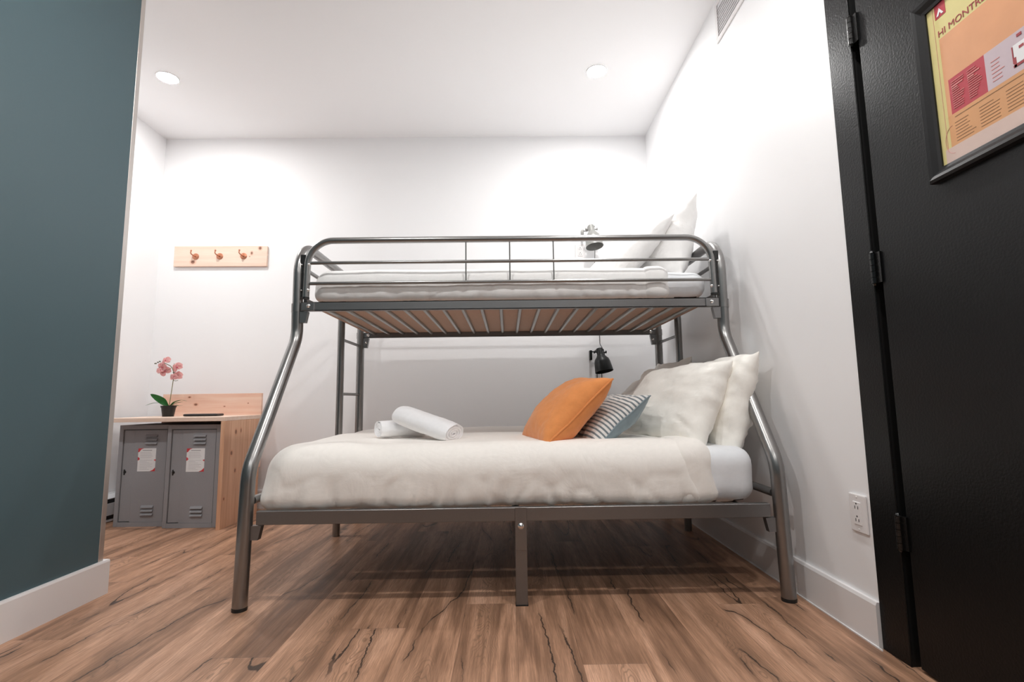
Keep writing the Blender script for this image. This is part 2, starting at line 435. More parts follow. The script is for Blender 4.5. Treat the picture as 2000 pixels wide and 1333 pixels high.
bm = nb(); box(bm, xR+.003, xR+.058, DY0, DY1, .008, DZ, .002, 1); obj('door_leaf', bm, M_black, door, smooth=False)
for z in (1.845, 1.095, .352):
    bm = nb(); y = 1.434
    for k in range(5):
        tube(bm, [(xR-.006, y, z-.045+k*.018), (xR-.006, y, z-.045+k*.018+.0165)], .0085, 12)
    tube(bm, [(xR-.006, y, z-.052), (xR-.006, y, z-.046)], [.004, .007], 12); tube(bm, [(xR-.006, y, z+.046), (xR-.006, y, z+.052)], [.007, .004], 12)
    box(bm, xR-.003, xR+.003, y-.024, y+.014, z-.045, z+.045)
    obj('hinge', bm, M_hinge, door)
bm = nb(); Mx = Matrix.Translation((xR+.003, DY0+.07, .97)) @ Matrix.Rotation(-PI/2, 4, 'Y')
lathe(bm, [(.032, 0), (.032, .006), (.012, .010), (.012, .05), (.0, .05)], Mx, 20, False)
tube(bm, fillet([(xR-.045, DY0+.07, .97), (xR-.05, DY0+.09, .97), (xR-.05, DY0+.19, .97)], .01), .009, 12)
obj('door_handle', bm, M_hinge, door)

# ------------------------------------------------------------------ ceiling lights
for i, (x, y, lab) in enumerate(LIGHTS):
    t = thing('ceiling_light', lab, 'ceiling light', (x, y, zC), 0, 'recessed ceiling lights')
    bm = nb(); lathe(bm, [(.0565, -.001), (.0575, -.004), (.062, -.004), (.063, 0)], Matrix.Translation((x, y, zC)), 40, False); obj('trim_ring', bm, M_cap, t)
    bm = nb(); lathe(bm, [(.001, -.0024), (.0565, -.0024)], Matrix.Translation((x, y, zC)), 40, False); obj('lamp_lens', bm, M_emit if y > 0 else M_emit2, t, smooth=False)

# ------------------------------------------------------------------ bunk bed
bed = thing('bunk_bed', 'grey tubular metal bunk bed, single bunk over a wider lower bed', 'bunk bed', (0, (yF+yR)/2, 0))
def bolt(x, y, z, d, par, r=.008, name='bolt'):
    """round-headed bolt whose head faces direction d"""
    q = Vector(d).to_track_quat('Z', 'Y').to_matrix().to_4x4()
    bm = nb(); lathe(bm, [(r*1.25, 0), (r*1.25, .0015), (r, .003), (r*.75, .006), (r*.3, .0075), (.0002, .008)], Matrix.Translation((x, y, z)) @ q, 16, False)
    return obj(name, bm, M_bolt, par)
for s in (-1, 1):
    X = s*BL
    # lower tube and bend (front), sleeve joint at 1.165, upper tube with top rail, rear post
    p = fillet([(X+s*.012, yF-.012, 0), (X+s*.006, yF-.004, .485), (X, 2.278, 1.02), (X, 2.272, 1.165)], [.16, .14], 12)
    fr = obj('end_frame', tube(nb(), p, .0255, 24), M_steel, bed)
    obj('foot_cap', tube(nb(), [(X+s*.012, yF-.012, .0), (X+s*.012, yF-.012, .012)], .0262, 24), M_plast, fr)
    obj('upper_hoop', tube(nb(), fillet([(X, 2.272, 1.135), (X, 2.268, 1.462), (X, yR, 1.462), (X, yR, 1.135)], [.15, .15], 14), .0225, 24), M_steel, fr)
    obj('tube_joint', tube(nb(), [(X, 2.272, 1.134), (X, 2.272, 1.172)], .0262, 24), M_steel, fr)
    bm = nb(); tube(bm, [(X, yR, 0), (X, yR, 1.165)], .024, 20); tube(bm, [(X, yR, 1.134), (X, yR, 1.172)], .0262, 20); obj('rear_post', bm, M_steel, fr)
    obj('crossbar', tube(nb(), [(X, yF+.02, .372), (X, yR, .372)], .0155, 14), M_steel, fr)
    obj('crossbar', tube(nb(), [(X, 2.27, 1.352), (X, yR, 1.352)], .0095, 12), M_steel, fr)
    obj('ladder_rail', tube(nb(), [(X, 2.885, .0), (X, 2.885, 1.205)], .0195, 18), M_steel, fr)
    for z in (.45, .775, 1.085):
        obj('rung', tube(nb(), [(X, 2.885, z), (X, yR, z)], .0085, 12), M_steel, fr)
    # end rail under upper platform
    bm = nb(); box(bm, X-.008-s*.030, X+.008-s*.030, yU+.02, yR-.02, 1.183, 1.200, .001, 1); obj('end_rail', bm, M_rail, fr, smooth=False)

def bracket(x, y, z, s, d, h, wd, par):
    """tapered hanging bracket plate, inner side away from the post"""
    bm = nb(); poly = [(x, z), (x-s*wd, z), (x-s*wd*.72, z-h), (x, z-h)]
    prism(bm, poly, 'y', y-.0125, y+.0125); obj('bracket', bm, M_rail, par, smooth=False)
# upper side rails
for (y, xr, z0, z1, f) in ((yU, BL-.024, 1.137, 1.177, -1), (yR, BL-.024, 1.139, 1.172, -1)):
    bm = nb()
    box(bm, -xr, xr, y-.013, y-.010, z0, z1); box(bm, -xr, xr, y-.013, y+.013, z0, z0+.003)
    box(bm, -xr, xr, y-.013, y+.013, z1-.003, z1); box(bm, -xr, xr, y+.010, y+.013, z0, z1)
    sr = obj('side_rail', bm, M_rail, bed, smooth=False)
    for s in (-1, 1):
        if y == yU:
            bm = nb(); box(bm, s*(BL-.056)-.031, s*(BL-.056)+.031, y-.0165, y-.0135, z0-.001, z1-.001, .004, 2); obj('bracket', bm, M_rail, sr, smooth=False)
            bolt(s*(BL-.058), y-.0165, (z0+z1)/2+.002, (0, -1, 0), sr, .0075)
        else: bolt(s*(BL-.05), y-.013, (z0+z1)/2, (0, -1, 0), sr, .008)
        bracket(s*(BL-.020), y, z0-.003, s, 1, .050 if y == yU else .062, .035, sr)
        if y == yR: bolt(s*(BL-.038), y-.0125, z0-.032, (0, -1, 0), sr, .006)
# slats
n = 20
for i in range(n):
    x = -.872+i*.0917
    bm = nb(); prism(bm, [(x-.009, 1.163), (x-.006, 1.1565), (x+.006, 1.1565), (x+.009, 1.163), (x+.009, 1.169), (x-.009, 1.169)], 'y', yU+.011, yR-.011)
    obj('slat', bm, M_slat, bed)
# lower side rails, centre legs, lower slats
for y, vis in ((yF, True), (yR, False)):
    z0, z1 = .291, .339
    bm = nb(); box(bm, -BL+.033, BL-.033, y-.014, y+.014, z0, z1, .0015, 1)
    sr = obj('side_rail', bm, M_rail, bed, smooth=False)
    for s in (-1, 1): bracket(s*(BL-.014), y, z0-.003, s, 1, .050, .038, sr)
    bm = nb(); xx = .022; box(bm, xx-.021, xx+.021, y-.019, y-.015, .19, z1+.002, .001, 1); box(bm, xx-.021, xx+.021, y-.015, y+.012, .003, z0-.001, .001, 1)
    box(bm, xx-.0205, xx+.0205, y-.017, y-.0145, .004, .2)
    cl = obj('centre_leg', bm, M_rail, bed, smooth=False)
    bm = nb(); box(bm, xx-.0225, xx+.0225, y-.0195, y+.013, 0, .004); obj('foot_cap', bm, M_plast, cl, smooth=False)
    bolt(xx, y-.019, .275, (0, -1, 0), cl, .009)
for i in range(13):
    x = -.85+i*.1417
    bm = nb(); box(bm, x-.010, x+.010, yF+.014, yR-.014, .306, .326); obj('slat', bm, M_slat, bed, smooth=False)
# front guard rail
yG = yU-.006; gx = .925
guard = obj('guard_rail', tube(nb(), fillet([(-gx, yG, 1.198), (-gx+.006, yG, 1.462), (gx-.006, yG, 1.462), (gx, yG, 1.198)], [.115, .115], 14), .0145, 18), M_steel, bed)
for s in (-1, 1):
    obj('end_cap', tube(nb(), [(s*gx, yG, 1.192), (s*gx, yG, 1.2)], .0155, 16), M_plast, guard)
    bm = nb(); box(bm, s*(gx+.020)-.012, s*(gx+.020)+.012, yG+.003, yG+.012, 1.205, 1.40, .002, 1); obj('fixing_plate', bm, M_plast, guard, smooth=False)
    for z in (1.350, 1.232):
        bolt(s*(gx-.012), yG-.006, z, (-s*.85, -.5, 0), guard, .0062)
        bolt(s*(gx+.022), yG+.003, z, (0, -1, 0), guard, .004)
for z in (1.358, 1.263):
    obj('guard_bar', tube(nb(), [(-gx+.008, yG, z), (gx-.008, yG, z)], .0078, 12), M_steel, guard)
for x in (-.203, -.003, .197):
    obj('spindle', tube(nb(), [(x, yG, 1.263), (x, yG, 1.455)], .0033, 8), M_steel, guard)

gr = obj('guard_rail', tube(nb(), fillet([(-gx, yR+.004, 1.198), (-gx+.006, yR+.004, 1.462), (gx-.006, yR+.004, 1.462), (gx, yR+.004, 1.198)], [.115, .115], 14), .0145, 18), M_steel, bed)
for z in (1.358, 1.263): obj('guard_bar', tube(nb(), [(-gx+.008, yR+.004, z), (gx-.008, yR+.004, z)], .0078, 12), M_steel, gr)

# mattress board over the slats
bm = nb(); box(bm, -.925, .925, yU+.02, yR-.02, 1.1695, 1.181, .001, 1)
bo = obj('mattress_board', bm, M_board, None, smooth=False); put(bo, None, 'thin brown board lying on the steel slats of the upper bunk', 'bed board')

# ------------------------------------------------------------------ bedding
def fb(p, s, o=0): return noise.noise(Vector((p.x*s[0]+o, p.y*s[1]+o*.7, p.z*s[2]-o)))
M_under = mat('mattress_underside', (.05, .05, .055), .9)
def mattress(name, lab, x0, x1, y0, y1, z0, z1, m):
    def d(p, n): return n*(.006*fb(p, (5, 5, 8), 3)+.0035*fb(p, (18, 18, 22), 1))
    bm = rbox(x0, x1, y0, y1, z0, z1, .065, .022, d)
    bm.normal_update(); bmesh.ops.recalc_face_normals(bm, faces=bm.faces)
    for f in bm.faces:
        if f.normal.z < -.9: f.material_index = 1
    o = obj(name, bm, [m, M_under]); put(o, None, lab, 'mattress'); return o
mattress('mattress', 'mattress in a pale fitted sheet on the wide lower bed', -.925, .925, 1.950, 3.24, .328, .538, M_sheet)
mattress('mattress', 'mattress in a white fitted sheet on the upper bunk', -.895, .915, 2.282, 3.235, 1.182, 1.318, M_sheet)
def duvet(lab, x0, x1, xf, y0, y1, z0, z1, r, m, amp):
    H = z1-z0
    def d(p, n):
        low = max(0, 1-(p.z-z0)/(H*.50)); front = max(0, -n.y)
        v = amp*(.010*fb(p, (2.2, 2.5, 3), 5)+.0035*fb(p, (7, 6, 8), 2))
        sh = p.x+.35*(p.z-z0)*(1 if p.x > .1 else -.6)
        dens = .6+.5*noise.noise(Vector((p.x*2.3, 4, 1)))
        v += amp*front*low*dens*(.024*noise.noise(Vector((sh*14, 2, p.z*2.5)))+.019*noise.noise(Vector((sh*34, 5, p.z*3))))
        v -= amp*front*.007*max(0, 1-abs(noise.noise(Vector((sh*9, 8, p.z*9))))*7)*(.3+low)
        q = n*v
        if p.z+q.z < z0: q.z = z0-p.z
        return q
    o = obj('duvet', open_below(rbox(x0, x1, y0, y1, z0, z1, r, .0125, d, .05), z0+.03), m); put(o, None, lab, 'duvet')
    return o, d
dv, _ = duvet('thick cream duvet covering the wide lower bed', -.955, .72, None, 1.929, 3.255, .3275, .566, .115, M_duvet, 1.0)
def fold(dv, x0, x1, y0, y1, z0, z1, r, m, amp, o=7):
    def d(p, n):
        low = max(0, 1-(p.z-z0)/((z1-z0)*.6))
        v = amp*(.007*fb(p, (5, 3, 5), o)+.003*fb(p, (20, 8, 16), o)+.007*low*noise.noise(Vector((p.x*26, 1, p.z*7))))
        return n*v+Vector((.010*noise.noise(Vector((p.y*4, p.z*9, o))), 0, 0))
    return obj('folded_band', open_below(rbox(x0, x1, y0, y1, z0, z1, r, .0125, d, .05), z0+.03), m, dv)
fold(dv, .590, .775, 1.9275, 3.258, .3275, .573, .085, M_duvet, 1.0)
dv, _ = duvet('white duvet covering the upper bunk behind the guard rail', -.912, .70, None, 2.274, 3.245, 1.182, 1.343, .07, M_duvet_u, .6)
fold(dv, .588, .742, 2.270, 3.246, 1.182, 1.348, .06, M_duvet_u, .7, 3)

def cushion(name, lab, cat, c, e1, e2, wd, ht, th, mats, group=None, seed=0, pinch=.07, wr=1.0, n=44, power=.5, seam=.004, sag=0):
    e1 = Vector(e1).normalized(); e2 = Vector(e2); e2 = (e2-e1*e2.dot(e1)).normalized(); nn = e1.cross(e2).normalized()
    t = thing(name, lab, cat, Vector(c)-e2*ht*.45, 0, group) if False else None
    bm = nb(); c = Vector(c); idx = {}
    def P(u, v, s):
        k = pinch
        x = wd/2*u*(1-k*(1-v*v)**1.0*abs(u)); y = ht/2*v*(1-k*(1-u*u)*abs(v))
        a = max(0, 1-abs(u)**2.6); b = max(0, 1-abs(v)**2.6)
        pr = (a*b)**power
        z = s*th/2*pr
        ed = min(a, b)
        rad = math.atan2(v, u)
        wri = .010*noise.noise(Vector((u*2.4+seed, v*2.4, s*3)))+.005*noise.noise(Vector((u*6+seed, v*6, s*5+seed)))
        cornerness = abs(u*v)
        wri += .007*noise.noise(Vector((rad*7, seed, s)))*min(1, cornerness*2)
        wri += .004*(1-abs(noise.noise(Vector((u*5+v*3+seed, v*4-u*2, seed+s)))*3))
        z += wr*wri*min(1, pr*2.2)*s
        x += .008*wr*noise.noise(Vector((v*4, u*3, seed+9))); y += .008*wr*noise.noise(Vector((u*4, v*3, seed+19)))
        z += .012*noise.noise(Vector((u*1.3+seed, v*1.3, 7))) - sag*(1-v)*.5*(1-u*u)*0
        return c+e1*x+e2*y+nn*z
    for s in (1, -1):
        for i in range(n+1):
            for j in range(n+1):
                u = math.sin((i/n*2-1)*PI/2*.98)/math.sin(PI/2*.98); v = math.sin((j/n*2-1)*PI/2*.98)/math.sin(PI/2*.98)
                if s < 0 and (i in (0, n) or j in (0, n)): idx[(s, i, j)] = idx[(1, i, j)]
                else: idx[(s, i, j)] = bm.verts.new(P(u, v, s))
        for i in range(n):
            for j in range(n):
                f = bm.faces.new([idx[(s, a, b)] for a, b in ((i, j), (i+1, j), (i+1, j+1), (i, j+1))])
                f.material_index = 0 if s > 0 or len(mats) == 1 else 1
    rim = [idx[(1, i, 0)].co.copy() for i in range(n)]+[idx[(1, n, j)].co.copy() for j in range(n)]+[idx[(1, i, n)].co.copy() for i in range(n, 0, -1)]+[idx[(1, 0, j)].co.copy() for j in range(n, 0, -1)]
    zmin = min(v.co.z for v in bm.verts)
    o = obj(name, bm, mats); put(o, None, lab, cat, group)
    if seam:
        sb = nb(); tube(sb, rim+[rim[0]], seam, 6); obj('seam_piping', sb, mats[-1], o)
    return o

def stripes():
    """woven stripes across the cushion face, in object space along the leaning edge"""
    m = cloth('striped_linen', (.7, .7, .7), wr=.1); t = NT(m); b = t.N['Principled BSDF']
    tc = t.N.new('ShaderNodeTexCoord'); d = t.N.new('ShaderNodeVectorMath'); d.operation = 'DOT_PRODUCT'
    t.L.new(tc.outputs['Object'], d.inputs[0]); d.inputs[1].default_value = STR
    f = t.math('FRACT', t.math('MULTIPLY', d.outputs['Value'], 1/.0185))
    s = t.rng(t.math('ABSOLUTE', t.math('SUBTRACT', f, .5)), .19, .23)
    t.L.new(t.mix(s, (.17, .205, .225), (.76, .75, .73)), b.inputs['Base Color']); return m
E1 = (.22, -.97, -.01)
E2s = Vector((.236, .03, .185)); e1v = Vector(E1).normalized(); STR = (E2s-e1v*E2s.dot(e1v)).normalized()
# e1 runs towards the camera so that e1 x e2 points up and to the left, out of the visible face
def ori(e1, e2): return e1, e2
cushion('cushion', 'orange square cushion leaning on the striped one on the lower bed', 'cushion', (.226, 2.23, .676), E1, (.287, .03, .262), .385, .395, .17, [M_orange], seed=3, seam=.004, wr=.55)
cushion('cushion', 'small blue-grey and white striped cushion between the orange cushion and the pillows', 'cushion', (.412, 2.26, .634), E1, E2s, .35, .330, .13, [stripes(), M_blue], seed=8, seam=.0025, wr=.4)
G = 'cream pillows on the lower bed'
cushion('pillow', 'plump cream pillow just behind the striped cushion, front row of the lower bed', 'pillow', (.715, 2.31, .690), (.36, -.93, .02), (.40, .12, .80), .59, .41, .205, [M_pil], G, 21, seam=0, wr=1.0)
cushion('pillow', 'cream pillow at the front right corner of the lower bed, against the bed end', 'pillow', (.905, 2.32, .698), (.10, -.99, .0), (.24, .05, .90), .61, .44, .18, [M_pil], G, 31, seam=0, wr=1.1)
cushion('pillow', 'shaded pillow lying back near the rear wall on the lower bed', 'pillow', (.72, 2.93, .695), (.10, -.99, .0), (.70, 0, .62), .62, .46, .15, [M_pil], G, 41, seam=0)
cushion('pillow', 'pillow farthest back on the lower bed, upright in the corner by the rear bed post', 'pillow', (.885, 2.95, .735), (.03, -.99, .0), (.30, 0, .92), .58, .44, .13, [M_pil], G, 51, seam=0)
G = 'white pillows on the upper bunk'
cushion('pillow', 'white pillow leaning low on the upper bunk, nearer the wall lamp', 'pillow', (.625, 2.78, 1.495), (.12, -.99, .02), (.72, 0, .62), .62, .50, .17, [M_pil_u], G, 61, seam=0, pinch=.09)
cushion('pillow', 'white pillow standing upright on the upper bunk with a pointed corner, nearest the right wall', 'pillow', (.862, 2.76, 1.535), (.12, -.99, .05), (.26, .0, .93), .62, .45, .19, [M_pil_u], G, 71, seam=0, pinch=.10)

def towel(lab, c, axis, length, r, sx, m, lift=0, turns=3.2, seed=0):
    """rolled towel: spiral end faces and a soft oval body"""
    t = thing('towel', lab, 'towel', (c[0], c[1], c[2]-r*.72), 0, 'rolled white towels on the lower bed')
    ax = Vector(axis).normalized(); upv = Vector((0, 0, 1)); sd = ax.cross(upv).normalized(); upv = sd.cross(ax)
    bm = nb(); N = 26; seg = 40; rings = []
    for i in range(N+1):
        s = i/N*2-1; rr = r*(1-.10*abs(s)**6); cc = Vector(c)+ax*(length/2*s)
        ring = []
        for k in range(seg):
            a = 2*PI*k/seg; q = cc+sd*math.cos(a)*rr*sx+upv*math.sin(a)*rr*.74
            q += (q-cc).normalized()*(.004*noise.noise(Vector((s*2+seed, math.cos(a)*1.5, math.sin(a)*1.5)))+.0012*noise.noise(q*60))
            ring.append(bm.verts.new(q))
        rings.append(ring)
    for i in range(N):
        for k in range(seg): bm.faces.new((rings[i][k], rings[i][(k+1) % seg], rings[i+1][(k+1) % seg], rings[i+1][k]))
    for ring, sgn in ((rings[0], -1), (rings[-1], 1)):
        cc = Vector(c)+ax*(length/2*sgn)-ax*sgn*.012
        inner = [bm.verts.new(cc+(v.co-(cc+ax*sgn*.012))*.86) for v in ring]
        for k in range(seg): bm.faces.new((ring[k], ring[(k+1) % seg], inner[(k+1) % seg], inner[k]))
        bm.faces.new(inner)
    obj('towel_roll', bm, m, t)
    for sgn in (-1, 1):
        bm = nb(); path = []; Np = 90
        for k in range(Np):
            q = k/(Np-1); a = q*turns*2*PI; rr = r*(.12+.74*q)
            path.append(Vector(c)+ax*(length/2*sgn-.008*sgn)+sd*math.cos(a)*rr*sx+upv*math.sin(a)*rr*.70)
        tube(bm, path, r*.095, 8); obj('rolled_edge', bm, m, t)
towel('rolled white towel lying behind and left, its end showing, on the lower bed', (-.497, 2.36, .606), (-.24, -.14, 0), .24, .052, 1.30, M_towel, seed=1)
towel('rolled white towel propped on top of the other one, sloping down to the right', (-.372, 2.25, .628), (.80, -.40, -.26), .29, .060, 1.30, M_towel, seed=5)

# ------------------------------------------------------------------ lockers and pine cabinet
cab = thing('locker_cabinet', 'pine counter unit with a backboard and side panel built round two lockers', 'cabinet', (-2.06, 3.3, 0))
KN_side = [(None, 3.19, .555, .010, .014), (None, 3.25, .56, .006, .013), (None, 3.15, .43, .010, .012), (None, 3.2, .32, .008, .012), (None, 3.09, .17, .006, .008)]
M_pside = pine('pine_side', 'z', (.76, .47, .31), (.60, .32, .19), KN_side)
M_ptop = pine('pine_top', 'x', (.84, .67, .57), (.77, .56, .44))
M_pback = pine('pine_back', 'x', (.86, .62, .50), (.78, .47, .35), [(-2.19, None, .775, .008, .005), (-2.145, None, .725, .011, .007), (-1.79, None, .73, .004, .003), (-1.95, None, .71, .006, .003)])
M_prack = pine('pine_rack', 'x', (.88, .70, .58), (.84, .58, .46), [(-2.312, None, 1.762, .014, .012), (-1.826, None, 1.862, .010, .011), (-1.886, None, 1.825, .007, .010), (-1.9, None, 1.8, .003, .003)])
YC0, YC1 = 3.062, 3.50
bm = nb(); box(bm, -1.724, -1.700, YC0, YC1, 0, .6255, .0008, 1); obj('side_panel', bm, M_pside, cab, smooth=False)
bm = nb(); box(bm, -2.43, -1.700, YC0, YC1, .626, .650, .0008, 1); obj('counter_top', bm, M_ptop, cab, smooth=False)
bm = nb(); box(bm, -2.37, -1.700, YC1+.0005, YC1+.0205, .30, .797, .0008, 1); obj('backboard', bm, M_pback, cab, smooth=False)

def locker(x0, y0, lab):
    W, H, D = .318, .604, .33; x1 = x0+W; f = .024
    t = thing('locker', lab, 'locker', (x0+W/2, y0+D/2, 0), 0, 'grey steel lockers')
    bm = nb(); box(bm, x0, x0+f, y0, y0+D, 0, H, .0015, 1); box(bm, x1-f, x1, y0, y0+D, 0, H, .0015, 1)
    box(bm, x0+f, x1-f, y0, y0+D, H-.026, H); box(bm, x0+f, x1-f, y0, y0+D, 0, .026); box(bm, x0+f, x1-f, y0+D-.01, y0+D, .026, H-.026)
    obj('body', bm, M_lock, t, smooth=False)
    bm = nb(); box(bm, x0+f, x1-f, y0+.02, y0+.024, .026, H-.026); obj('door_recess', bm, M_slot, t, smooth=False)
    a, b = x0+f+.003, x1-f-.004; c0, c1 = .030, H-.030
    bm = nb(); box(bm, a, b, y0+.007, y0+.018, c0, c1, .001, 1); box(bm, a+.065, b, y0+.004, y0+.008, c0-.004, c1, .001, 1)
    d = obj('door', bm, M_lock, t, smooth=False)
    lc = (a+.065+b)/2+.006
    for zz in (c1-.036, c1-.058, c1-.080, c0+.086, c0+.064, c0+.042):
        bm = nb(); hw = .036
        pts = []
        for k in range(7):
            q = k/6; pts.append((y0+.004-.012*math.sin(q*PI*.5), zz+.008-.014*q))
        pts.append((y0+.0055, zz-.006)); pts.append((y0+.0055, zz+.008))
        prism(bm, pts, 'x', lc-hw, lc+hw)
        for v in bm.verts:
            e = abs(v.co.x-lc)/hw
        obj('louvre', bm, M_lock, d, smooth=True)
        bm = nb(); box(bm, lc-hw+.003, lc+hw-.003, y0+.001, y0+.0046, zz-.0085, zz-.0062); obj('louvre_slot', bm, M_slot, d, smooth=False)
    bm = nb(); lathe(bm, [(.0001, 0), (.008, 0), (.008, .003), (.0001, .003)], Matrix.Translation((a+.018, y0+.0065, .322)) @ Matrix.Rotation(PI/2, 4, 'X'), 14, False)
    box(bm, a+.012, a+.019, y0+.002, y0+.007, .305, .338, .002, 2); obj('latch', bm, M_slot, d)
    # notice sheet
    sx0 = a+.093; sx1 = sx0+.108; sz0, sz1 = .325, .463; y = y0+.004
    sh = obj('notice_sheet', box(nb(), sx0, sx1, y-.0008, y-.0001, sz0, sz1), M_paper, t, smooth=False, label='white printed notice with red corners')
    ya, yb_ = y-.0013, y-.0009
    for poly in ([(sx0, sz1), (sx0+.034, sz1), (sx0+.018, sz1-.006), (sx0+.008, sz1-.020), (sx0, sz1-.024)],
                 [(sx0, sz1-.052), (sx0+.006, sz1-.054), (sx0+.013, sz1-.064), (sx0+.004, sz1-.072), (sx0, sz1-.072)],
                 [(sx1, sz1-.066), (sx1-.012, sz1-.070), (sx1, sz1-.078)],
                 [(sx1, sz0), (sx1-.032, sz0), (sx1-.014, sz0+.008), (sx1, sz0+.022)]):
        obj('red_corner', prism(nb(), poly, 'y', ya, yb_), M_red, sh, smooth=False)
    bm = nb()
    rr = random.Random(5)
    box(bm, sx0+.026, sx0+.083, ya, yb_, sz1-.015, sz1-.010)
    for k in range(14):
        z = sz1-.024-k*.0078
        if abs(k-5) < .5: continue
        box(bm, sx0+.014, sx0+.014+.04+rr.random()*.038, ya, yb_, z-.0012, z)
    obj('printed_lines', bm, M_txt, sh, smooth=False)
    return t
locker(-2.402, 3.175, 'left grey steel locker with louvres and a notice, nearest the corner')
locker(-2.076, 3.125, 'right grey steel locker with louvres and a notice, beside the pine panel')

# baseboard heater on the left wall
ht = thing('baseboard_heater', 'low white baseboard heater along the left wall by the lockers', 'heater', (xL+.03, 2.8, 0))
hy0, hy1 = 2.3, 3.60
bm = nb(); box(bm, xL+.001, xL+.014, hy0, hy1, .01, .17); prism(bm, [(xL+.002, .172), (xL+.002, .160), (xL+.062, .143), (xL+.066, .147)], 'y', hy0, hy1)
box(bm, xL+.058, xL+.066, hy0, hy1, .045, .117); box(bm, xL+.012, xL+.066, hy0-.004, hy0, .008, .165); box(bm, xL+.012, xL+.066, hy1, hy1+.004, .008, .165)
box(bm, xL+.012, xL+.062, hy0, hy1, .006, .016); obj('casing', bm, M_heater, ht, smooth=False)
bm = nb(); box(bm, xL+.014, xL+.050, hy0+.001, hy1-.001, .018, .145); obj('heating_element', bm, M_hdark, ht, smooth=False)

# orchid
ox, oy, oz = -2.222, 3.34, .6505
pl = thing('potted_orchid', 'small pink orchid with green strap leaves in a black pot on the pine counter', 'plant', (ox, oy, oz))
bm = nb(); lathe(bm, [(.0005, 0), (.032, 0), (.041, .058), (.044, .058), (.045, .070), (.040, .070), (.038, .062), (.0005, .060)], Matrix.Translation((ox, oy, oz)), 28, False)
pot = obj('pot', bm, M_pot, pl)
bm = nb(); lathe(bm, [(.0005, .066), (.039, .063)], Matrix.Translation((ox, oy, oz)), 20, False); obj('soil', bm, M_soil, pot)
def leaf(pts, wd, fold_=.25, face=None):
    bm = nb(); pts = fillet([Vector(p)+Vector((ox, oy, oz)) for p in pts], .05, 6) if len(pts) > 2 else [Vector(p) for p in pts]
    # resample
    L = [0]
    for i in range(1, len(pts)): L.append(L[-1]+(pts[i]-pts[i-1]).length)
    N = 14; P = []
    for k in range(N+1):
        s = L[-1]*k/N; i = max(j for j in range(len(L)) if L[j] <= s+1e-9); i = min(i, len(pts)-2)
        P.append(pts[i].lerp(pts[i+1], (s-L[i])/max(1e-9, L[i+1]-L[i])))
    rows = []
    for k in range(N+1):
        T = (P[min(N, k+1)]-P[max(0, k-1)]).normalized(); side = T.cross(Vector((0, 0, 1))).normalized() if abs(T.z) < .98 else Vector((0, 1, 0))
        if face: side = (side*.35+T.cross(Vector(face))).normalized()
        up_ = side.cross(T); q = k/N; w_ = wd*(math.sin(PI*min(1, q*.86+.12))**.7)*(.55+.45*min(1, q*3))
        if q > .97: w_ *= .3
        rows.append([bm.verts.new(P[k]+side*w_*a+up_*abs(a)*w_*fold_) for a in (-1, -.5, 0, .5, 1)])
    for k in range(N):
        for j in range(4): bm.faces.new((rows[k][j], rows[k][j+1], rows[k+1][j+1], rows[k+1][j]))
    r = bmesh.ops.solidify(bm, geom=bm.faces, thickness=.0015)
    return bm
for pts, wd in ((((0, 0, .06), (-.035, -.01, .10), (-.078, -.065, .145)), .0205), (((0, 0, .06), (-.05, 0, .088), (-.10, .0, .088), (-.145, -.01, .072)), .010),
                (((0, 0, .06), (.04, -.01, .09), (.09, -.02, .105), (.13, -.02, .098)), .010), (((0, 0, .06), (.03, .02, .085), (.075, .03, .094)), .013),
                (((0, 0, .06), (.04, .0, .075), (.07, -.01, .066), (.10, -.01, .070)), .008)):
    obj('leaf', leaf(pts, wd, face=(0, -1, 0) if wd > .02 else None), M_leaf, pl)
def W(x, z, dy=0): return Vector((ox+x, oy+dy, oz+z))
st = obj('stem', tube(nb(), fillet([W(.002, .06), W(.012, .16), W(.02, .25), W(.018, .285), W(.004, .325), W(-.055, .352)], .06, 6), .0022, 8), M_stem, pl)
for pth in ([W(.02, .25), W(.028, .30), W(.017, .345)], [W(.02, .25), W(.04, .26), W(.045, .275)], [W(.02, .235), W(.035, .225), W(.05, .236)], [W(.006, .32), W(-.02, .30), W(-.03, .29)]):
    obj('twig', tube(nb(), fillet(pth, .02, 4), .0014, 6), M_stem, st)
def flower(c, size, tilt, seed):
    rr = random.Random(seed); bm = nb()
    q = Vector((rr.uniform(-.4, .4), -1, rr.uniform(-.2, .3)+tilt)).to_track_quat('Z', 'Y').to_matrix().to_4x4(); Mx = Matrix.Translation(c) @ q @ Matrix.Rotation(rr.random()*.8, 4, 'Z')
    for k, (a, ln, wd) in enumerate(((90, 1, .42), (210, .95, .42), (330, .95, .42), (5, 1.0, .72), (175, 1.0, .72))):
        a = math.radians(a); rows = []
        for i in range(7):
            s = i/6; w_ = wd*size*math.sin(PI*min(1, s*.92+.06))**.6; d = ln*size*s
            row = []
            for j in (-1, -.5, 0, .5, 1):
                lx, ly = d, w_*j
                z = .12*size*math.sin(s*PI)-.22*size*s*s+.05*size*abs(j)+.003*rr.uniform(-1, 1)+k*.0006
                row.append(bm.verts.new(Mx @ Vector((lx*math.cos(a)-ly*math.sin(a), lx*math.sin(a)+ly*math.cos(a), z))))
            rows.append(row)
        for i in range(6):
            for j in range(4): bm.faces.new((rows[i][j], rows[i][j+1], rows[i+1][j+1], rows[i+1][j]))
    bmesh.ops.solidify(bm, geom=bm.faces, thickness=.0008)
    f = obj('flower', bm, M_petal, pl)
    bm = nb(); lathe(bm, [(.0002, 0), (size*.16, size*.06), (size*.14, size*.2), (.0002, size*.28)], Mx, 10, False); obj('flower_centre', bm, M_lip, f)
